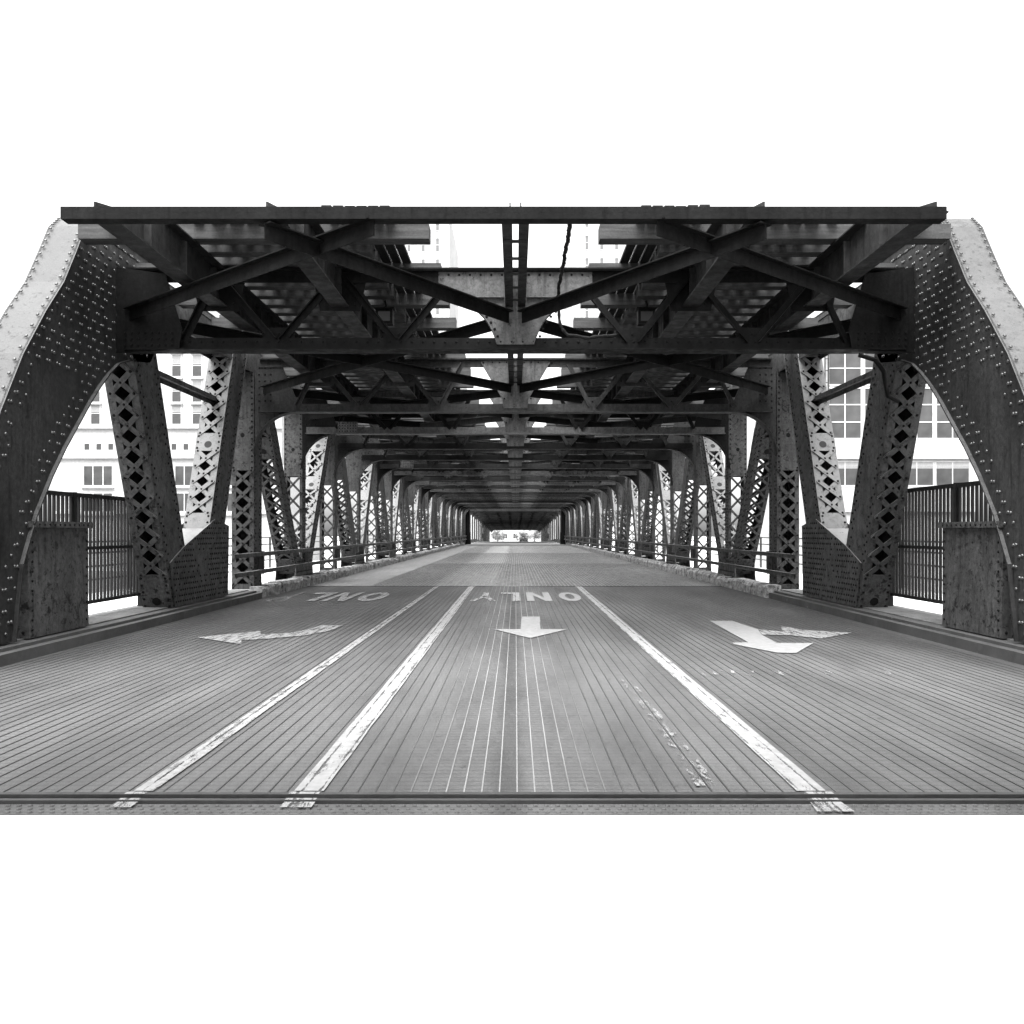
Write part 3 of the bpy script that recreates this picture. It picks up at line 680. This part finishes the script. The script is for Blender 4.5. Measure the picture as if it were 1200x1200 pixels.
# ------------------------------------------------------------------ railings, fences, pedestals
SIDE = {-1: 'left', 1: 'right'}
for s in (-1, 1):
    t = thing('kerb_railing', 'low two-bar steel railing fixed to the posts along the %s kerb' % SIDE[s], 'railing', (s * 5.8, 17.7, .2), 'two-bar railings along the kerbs')
    for z in (.74, .34):
        mb = MB(); mb.box(-.02, .02, 0, 84, z, z + .075); mb.box(-.06, .02, 0, 84, z + .0755, z + .09); mb.build('rail', M['steel'], t)
    for k in range(NF):
        mb = MB(); y = FY[k + 1] - 17.7 + .3; mb.box(.0205 if s > 0 else -.13, .13 if s > 0 else -.0205, y, y + .1, .32, .85); mb.build('bracket', M['steel'], t)
    t = thing('picket_fence', 'tall dark picket fence standing on the %s footway behind the first riveted post' % SIDE[s], 'fence', (s * 6.6, 10.4, .19), 'dark picket fences beside the footways')
    ztop = 1.86 if s < 0 else 2.0
    mb = MB(); y = .05
    while y < 4.6:
        mb.box(-.019, .019, y, y + .03, .2, ztop - .03); y += .116
    mb.build('picket_panel', M['fence'], t)
    for z in (.19, 1.03, ztop - .03):
        mb = MB(); mb.box(-.03, -.018, 0, 4.65, z, z + .05); mb.box(.018, .03, 0, 4.65, z, z + .05); mb.box(-.032, .032, 0, 4.65, z + .0505, z + .062) if z > 1.1 else None
        mb.build('rail', M['fence'], t)
    for y in (0, 2.3, 4.6):
        mb = MB(); mb.box(-.045, .045, y, y + .07, .0, ztop + .04); mb.build('post', M['fence'], t)
    t = thing('steel_pedestal', 'waist-high riveted steel pedestal with a flat cap on the %s kerb' % SIDE[s], 'pedestal', (s * 6.35, 11.2, .19), 'steel pedestals at the bridge end')
    mb = MB(); mb.hexa([(-.4,-.75,0),(.4,-.75,0),(.4,.7,0),(-.4,.7,0),(-.4,-.75,1.36),(.37,-.75,1.36),(.37,.7,1.36),(-.4,.7,1.36)] if s < 0 else [(-.4,-.75,0),(.4,-.75,0),(.4,.7,0),(-.4,.7,0),(-.37,-.75,1.36),(.4,-.75,1.36),(.4,.7,1.36),(-.37,.7,1.36)])
    xf = -s * .4
    for i in range(11):
        for y in (-.69, .64): mb.rivet((xf + s * .0 , y, .1 + i * .12), (-s, 0, 0), .016)
    for i in range(7):
        for z in (.07,): mb.rivet((-.34 + i * .11, -.751, z), (0, -1, 0), .016)
    mb.build('casing', ST, t)
    mb = MB(); mb.box(-.44, .44, -.79, .74, 1.361, 1.44)
    for i in range(8): mb.rivet((-.38 + i * .11, -.791, 1.4), (0, -1, 0), .014)
    for i in range(12): mb.rivet((-s * .44, -.72 + i * .12, 1.4), (-s, 0, 0), .014)
    mb.build('cap', ST, t)
    t = thing('footway_railing', 'slim open railing along the outer edge of the %s footway over the river' % SIDE[s], 'railing', (s * 9.5, 6, .1), 'slim railings over the river')
    for z in (.3, .6, .9, 1.15):
        mb = MB(); mb.box(-.02, .02, 0, 98, z, z + .04); mb.build('rail', M['steel'], t)
    for k in range(33):
        mb = MB(); mb.box(-.03, .03, k * 3, k * 3 + .06, 0, 1.2); mb.build('post', M['steel'], t)

# ------------------------------------------------------------------ beyond the bridge
mb = MB(); mb.box(-XK - .05, XK + .05, 88.004, 130, -.5, -.004)
zz = lambda y: -.0285 * (y - 130)
mb.prism([(-XK - .05, 130, -.5), (-XK - .05, 130, -.004), (-XK - .05, 240, zz(240)), (-XK - .05, 240, zz(240) - .5)], (2 * XK + .1, 0, 0))
mb.box(-60, 60, 240.01, 300, -4, zz(240)); structure(mb.build('far_road', [M['asphalt']]))
mb = MB(); mb.box(-500, 500, -400, 900, -7.2, -7); structure(mb.build('river', [M['river']]))
mb = MB(); mb.box(-400, -5.8, 104.1, 900, -6.9, -3.3); mb.box(5.8, 400, 104.1, 900, -6.9, -3.3); mb.box(-5.8, 5.8, 300.1, 900, -6.9, -3.4)
mb.box(-400, -9.7, -300, 3, -6.9, .05); mb.box(9.7, 400, -300, 3, -6.9, .05); mb.box(-9.7, 9.7, -300, -14.1, -6.9, 0); structure(mb.build('ground', [M['ground']]))

t = thing('elevated_railway', 'dark elevated railway on steel columns over the street beyond the bridge', 'railway viaduct', (0, 108, 0))
zc = lambda y: 4.1 - .026 * max(0, y + 108 - 118)
for s in (-1, 1):
    for k in range(15):
        y = 1 + k * 6.6; zb = (-.1 if y + 108 < 130 else zz(y + 108) - .1)
        mb = MB(); mb.box(s * 6.05, s * 6.28, y, y + .25, zb, zc(y)); mb.box(s * 6.0, s * 6.35, y - .1, y + .5, zb, zb + .5); mb.build('column', M['steel'], t)
for k in range(13):
    y = 1 + k * 8; mb = MB(); mb.box(-6.5, 6.5, y + .02, y + .38, zc(y) + .002, zc(y) + .75)
    for s in (-1, 1): mb.prism([(s * 5.9, y + .1, zc(y) - .7), (s * 5.9, y + .1, zc(y)), (s * 5.2, y + .1, zc(y))], (0, .2, 0))
    mb.build('cross_beam', M['steel_mid'], t)
mb = MB()
for k in range(12):
    y = 1 + k * 8
    for x in (-4.4, -2.6, -.9, .9, 2.6, 4.4):
        mb.prism([(x - .15, y + .4, zc(y) + .3), (x - .15, y + .4, zc(y) + .78), (x - .15, y + 8, zc(y + 8) + .78), (x - .15, y + 8, zc(y + 8) + .3)], (.3, 0, 0))
mb.build('girder_frame', M['steel_dark'], t)
mb = MB()
for k in range(96):
    y = 1 + k; mb.box(-5.6, 5.6, y, y + .7, zc(y) + .79, zc(y) + 1.0)
mb.build('deck', M['timber_dark'], t)

# railway over the approach, behind the bridge gap, added unseen to shade the deck
t = thing('elevated_railway', 'dark elevated railway on steel columns over the approach before the bridge, unseen, added for shade', 'railway viaduct', (0, -60, 0))
for s in (-1, 1):
    for y in (4, 14, 24, 34, 44, 54):
        mb = MB(); mb.box(s * 7.0, s * 7.4, y, y + .4, 0.05, 4.4); mb.box(s * 6.9, s * 7.5, y - .1, y + .5, .05, .6); mb.build('column', M['steel'], t)
for y in (4, 14, 24, 34, 44, 54):
    mb = MB(); mb.box(-7.5, 7.5, y + .02, y + .38, 4.401, 5.2); mb.build('cross_beam', M['steel_dark'], t)
for x in (-4.45, -2.63, 2.63, 4.45):
    mb = MB(); mb.box(x - .15, x + .15, 0, 65.6, 5.201, 5.6); mb.build('girder', M['steel_dark'], t)
mb = MB()
for k in range(146): mb.box(1.15, 5.9, k * .445, k * .445 + .3, 5.601, 5.8); mb.box(-5.9, -1.15, k * .445, k * .445 + .3, 5.601, 5.8)
for s in (-1, 1): mb.box(s * 1.6, s * 5.5, 0, 65.2, 5.801, 5.85)
mb.build('deck', M['timber_dark'], t)

# car on the far side, seen over the crest
t = thing('car', 'small dark car on the street under the elevated railway', 'car', (1.7, 176, zz(176)))
mb = MB(); prof = [(-2.1,.35),(-2.1,.8),(-1.95,.92),(-1.2,.98),(-.7,1.45),(.7,1.48),(1.4,1.02),(2.05,.95),(2.15,.6),(2.1,.35)]
mb.prism([(-.88, y, z) for y, z in prof], (1.76, 0, 0)); mb.build('body', M['carpaint'], t)
mb = MB(); mb.prism([(-.72, -1.18, 1.03), (-.62, -.77, 1.4), (.62, -.77, 1.4), (.72, -1.18, 1.03)], (0, -.03, .02)); mb.build('windscreen', M['glass'], t)
for x in (-.8, .8):
    for y in (-1.35, 1.35):
        mb = MB(); mb.tube([(x - .1, y, .33), (x + .1, y, .33)], .33, 14); mb.build('wheel', M['tyre'], t)
for x in (-.62, .62):
    mb = MB(); mb.box(x - .16, x + .16, -2.125, -2.101, .66, .78); mb.build('headlight', M['glass_pale'], t)

def tree(x, y, z, h, r, label):
    t = thing('street_tree', label, 'tree', (x, y, z), 'trees at the far end of the street')
    mb = MB(); mb.tube([(0,0,0),(.05,0,h*.3),(0,.1,h*.6),(.1,0,h*.85)], [.18,.14,.1,.04], 7)
    for k in range(6):
        a = k * 1.05; mb.tube([(0,0,h*(.3+.05*k)), (math.cos(a)*r*.4, math.sin(a)*r*.4, h*(.45+.05*k)), (math.cos(a)*r*.75, math.sin(a)*r*.75, h*(.55+.05*k))], [.08,.05,.02], 5)
    mb.build('trunk', M['bark'], t)
    mb = MB()
    for k in range(26):
        c = Vector((R.gauss(0, r*.45), R.gauss(0, r*.45), h*.62 + R.gauss(0, h*.16)))
        for i in range(55):
            p = c + Vector((R.gauss(0, r*.16), R.gauss(0, r*.16), R.gauss(0, r*.14))); d = Vector((R.uniform(-1,1), R.uniform(-1,1), R.uniform(-1,1))).normalized(); e = d.orthogonal().normalized() * R.uniform(.06,.13); f = d * R.uniform(.1,.2)
            mb.poly([p - f, p + e, p + f, p - e])
    mb.build('crown', M['leaf'], t)
for x, y, h, r, lab in ((-5.2, 246, 7, 2.6, 'broad leafy tree left of the street end beyond the railway'), (5.6, 250, 6.5, 2.4, 'leafy tree right of the street end beyond the railway'), (2.2, 262, 5.2, 1.8, 'small leafy tree in the middle of the street end')):
    tree(x, y, zz(240), h, r, lab)

# ------------------------------------------------------------------ buildings
def window(parent, w, h, frame_t, gmat, fmat, rows=1, cols=1, blind=0, sill=True):
    """one window: a frame with its pane and sill as sub-parts; origin at the lower middle, faces -y"""
    mb = MB(); f = frame_t
    mb.box(-w/2, -w/2 + f, -.06, .0, 0, h); mb.box(w/2 - f, w/2, -.06, 0, 0, h); mb.box(-w/2 + f + .001, w/2 - f - .001, -.06, 0, 0, f); mb.box(-w/2 + f + .001, w/2 - f - .001, -.06, 0, h - f, h)
    for i in range(1, cols): x = -w/2 + w * i / cols; mb.box(x - f*.4, x + f*.4, -.055, -.003, f + .001, h - f - .001)
    for i in range(1, rows): z = h * i / rows; mb.box(-w/2 + f + .001, w/2 - f - .001, -.05, -.006, z - f*.4, z + f*.4)
    o = mb.build('window', fmat, parent)
    mb = MB(); mb.box(-w/2 + f*.5, w/2 - f*.5, -.02, -.008, f*.5, h - f*.5); mb.build('pane', gmat, o)
    if blind: mb = MB(); mb.box(-w/2 + f, w/2 - f, -.03, -.021, h * (1 - blind), h - f); mb.build('blind', M['blind'], o)
    if sill: mb = MB(); mb.box(-w/2 - .15, w/2 + .15, -.3, .0, -.22, -.02); mb.build('sill', M['trim'], o)
    return o
# left: pale stone office block facing the camera
YB = 110
t = thing('office_building', 'pale stone office building with tall sash windows seen past the left truss', 'building', (0, YB, 0))
P = lambda x, y, Y=YB: ((x - 604) * Y / 1000, 1.5 + (623 - y) * Y / 1000)
xl, zt = P(66, 345); xr, zb = P(330, 640)
mb = MB(); mb.box(xl, xr, 0, 24, -7, zt); mb.build('wall', M['bright'], t)
mb = MB()
for y in (500, 535, 600):
    z = P(0, y)[1]; mb.box(xl - .1, xr + .1, -.35, -.001, z - .25, z + .1)
mb.box(xl - .3, xr + .3, -.7, -.001, zt - .9, zt + .3); mb.build('cornice', M['trim'], t)
wa = window(t, 1.35, 3.0, .12, M['glass'], M['trim'], 2, 1, .45); used = False
for ry in (382, 412, 442, 472, 498):
    for cx in (88, 112, 148, 172, 207, 231, 262, 286, 310):
        if ry == 498 and cx > 270: continue
        x, z = P(cx, ry)
        if not used: wa.location = (x, 0, z); used = True
        else: copy_part(wa, t, (x, 0, z))
wb = window(t, 3.9, 2.75, .14, M['glass'], M['trim'], 1, 3); wb.location = (P(115, 570)[0], 0, P(0, 570)[1])
for cx in (172, 222, 272, 315): copy_part(wb, t, (P(cx, 570)[0], 0, P(0, 570)[1]))
for cx in (115, 172, 222, 272): copy_part(wb, t, (P(cx, 602)[0], 0, P(0, 602)[1]))
wc = window(t, .8, .95, .08, M['glass'], M['trim'], 1, 1, 0, False); wc.location = (P(102, 528)[0], 0, P(0, 528)[1])
for cx in (116, 130, 172, 204, 218, 232, 262): copy_part(wc, t, (P(cx, 528)[0], 0, P(0, 528)[1]))
# right: white panel building with strip windows
YR = 72
Q = lambda x, y: P(x, y, YR)
t = thing('office_building', 'white panelled office building with wide gridded windows seen past the right truss', 'building', (0, YR, 0))
xl, zt = Q(950, 350); xr, _ = Q(1140, 0)
mb = MB(); mb.box(xl, xr, 0, 22, -7, zt); mb.build('wall', M['panel'], t)
mb = MB(); mb.box(xl - .1, xr + .1, -.25, -.001, Q(0, 538)[1], Q(0, 516)[1]); mb.box(xl - .1, xr + .1, -.25, -.001, Q(0, 600)[1], Q(0, 574)[1]); mb.build('spandrel', M['panel'], t)
wa = window(t, 2.9, 4.4, .12, M['glass_pale'], M['panel'], 3, 2, 0, False); first = True
for rb in (515, 452):
    for cx in (990, 1032, 1074, 1116):
        x, z = Q(cx, rb)
        if first: wa.location = (x, 0, z); first = False
        else: copy_part(wa, t, (x, 0, z))
wb = window(t, 2.95, 2.15, .1, M['glass'], M['panel'], 1, 2, .3, False); first = True
for cx in (990, 1032, 1074, 1116):
    x, z = Q(cx, 570)
    if first: wb.location = (x, 0, z); first = False
    else: copy_part(wb, t, (x, 0, z))
mb = MB()
for x in (965, 969): mb.box(Q(x, 0)[0], Q(x, 0)[0] + .08, -.3, -.2, 0, zt)
for k in range(24): mb.box(Q(965, 0)[0], Q(969, 0)[0] + .08, -.28, -.22, k, k + .06)
mb.build('ladder', M['steel'], t)
# towers above the middle gap
def tower(label, x0, x1, y, d, h, cols, rows, mat, setback):
    t = thing('tower_building', label, 'tower', (0, y, -3.3))
    mb = MB(); mb.box(x0, x1, 0, d, 0, h * .6); mb.box(x0 + setback[0], x1 - setback[1], .0, d - 2, h * .6 + .001, h); mb.build('wall', mat, t)
    pw = (x1 - x0) / cols; w0 = window(t, pw * .3, 2.4, .1, M['glass_tower'], M['trim'], 2, 1, 0, False); first = True
    for r in range(rows):
        for c in range(cols):
            z = h - 3.2 - r * 3.5; x = x0 + (c + .5) * pw
            if z > h * .6 and not (x0 + setback[0] + pw * .4 < x < x1 - setback[1] - pw * .4): continue
            if first: w0.location = (x, 0, z); first = False
            else: copy_part(w0, t, (x, 0, z))
tower('pale high-rise tower seen through the left half of the overhead gap', -26, -9.4, 142, 24, 58, 7, 12, M['tower'], (0, 1.6))
tower('pale high-rise tower seen through the right half of the overhead gap', 7.6, 26, 132, 24, 55, 8, 12, M['tower'], (1.2, 0))
t = thing('apartment_building', 'plain pale building closing the view at the end of the street', 'building', (0, 330, -3.3))
mb = MB(); mb.box(-40, 40, 0, 20, 0, 16); mb.build('wall', M['tower'], t)
w0 = window(t, 2, 2.2, .15, M['glass'], M['trim'], 1, 2, 0, False); w0.location = (-12, 0, 2)
for r in range(3):
    for c in range(7):
        if r or c: copy_part(w0, t, (-12 + c * 4, 0, 2 + r * 4))

# ------------------------------------------------------------------ camera, light
cam = bpy.data.cameras.new('camera'); co = bpy.data.objects.new('camera', cam); C.objects.link(co)
co.location = (0, 0, 1.5); co.rotation_euler = (rad(90), 0, 0)
cam.sensor_width = 36; cam.lens = 30; cam.shift_x = -4 / 1200; cam.shift_y = 23 / 1200; cam.clip_end = 3000; cam.clip_start = .05
S.camera = co
EL, AZ = 74, -150                        # sun behind the camera and to the left
w = bpy.data.worlds.new('World'); S.world = w; w.use_nodes = True; nt = w.node_tree
sky = nt.nodes.new('ShaderNodeTexSky'); sky.sky_type = 'NISHITA'; sky.sun_disc = False
sky.sun_elevation = rad(EL); sky.sun_rotation = rad(AZ); sky.dust_density = 4; sky.air_density = 1.2
bw = nt.nodes.new('ShaderNodeRGBToBW'); bg = nt.nodes['Background']; bg.inputs['Strength'].default_value = .1
nt.links.new(sky.outputs[0], bw.inputs[0]); nt.links.new(bw.outputs[0], bg.inputs['Color'])
sl = bpy.data.lights.new('sun', 'SUN'); sl.energy = 2.4; sl.angle = rad(70); so = bpy.data.objects.new('sun', sl); C.objects.link(so)
d = Vector((math.sin(rad(AZ)) * math.cos(rad(EL)), math.cos(rad(AZ)) * math.cos(rad(EL)), math.sin(rad(EL))))
so.rotation_euler = d.to_track_quat('Z', 'Y').to_euler()
v = S.view_settings; v.view_transform = 'Standard'; v.look = 'None'; v.exposure = 2.85; v.gamma = 1; v.use_curve_mapping = False
S.cycles.max_bounces = 6; S.cycles.diffuse_bounces = 4; S.cycles.transparent_max_bounces = 12; S.cycles.use_denoising = True
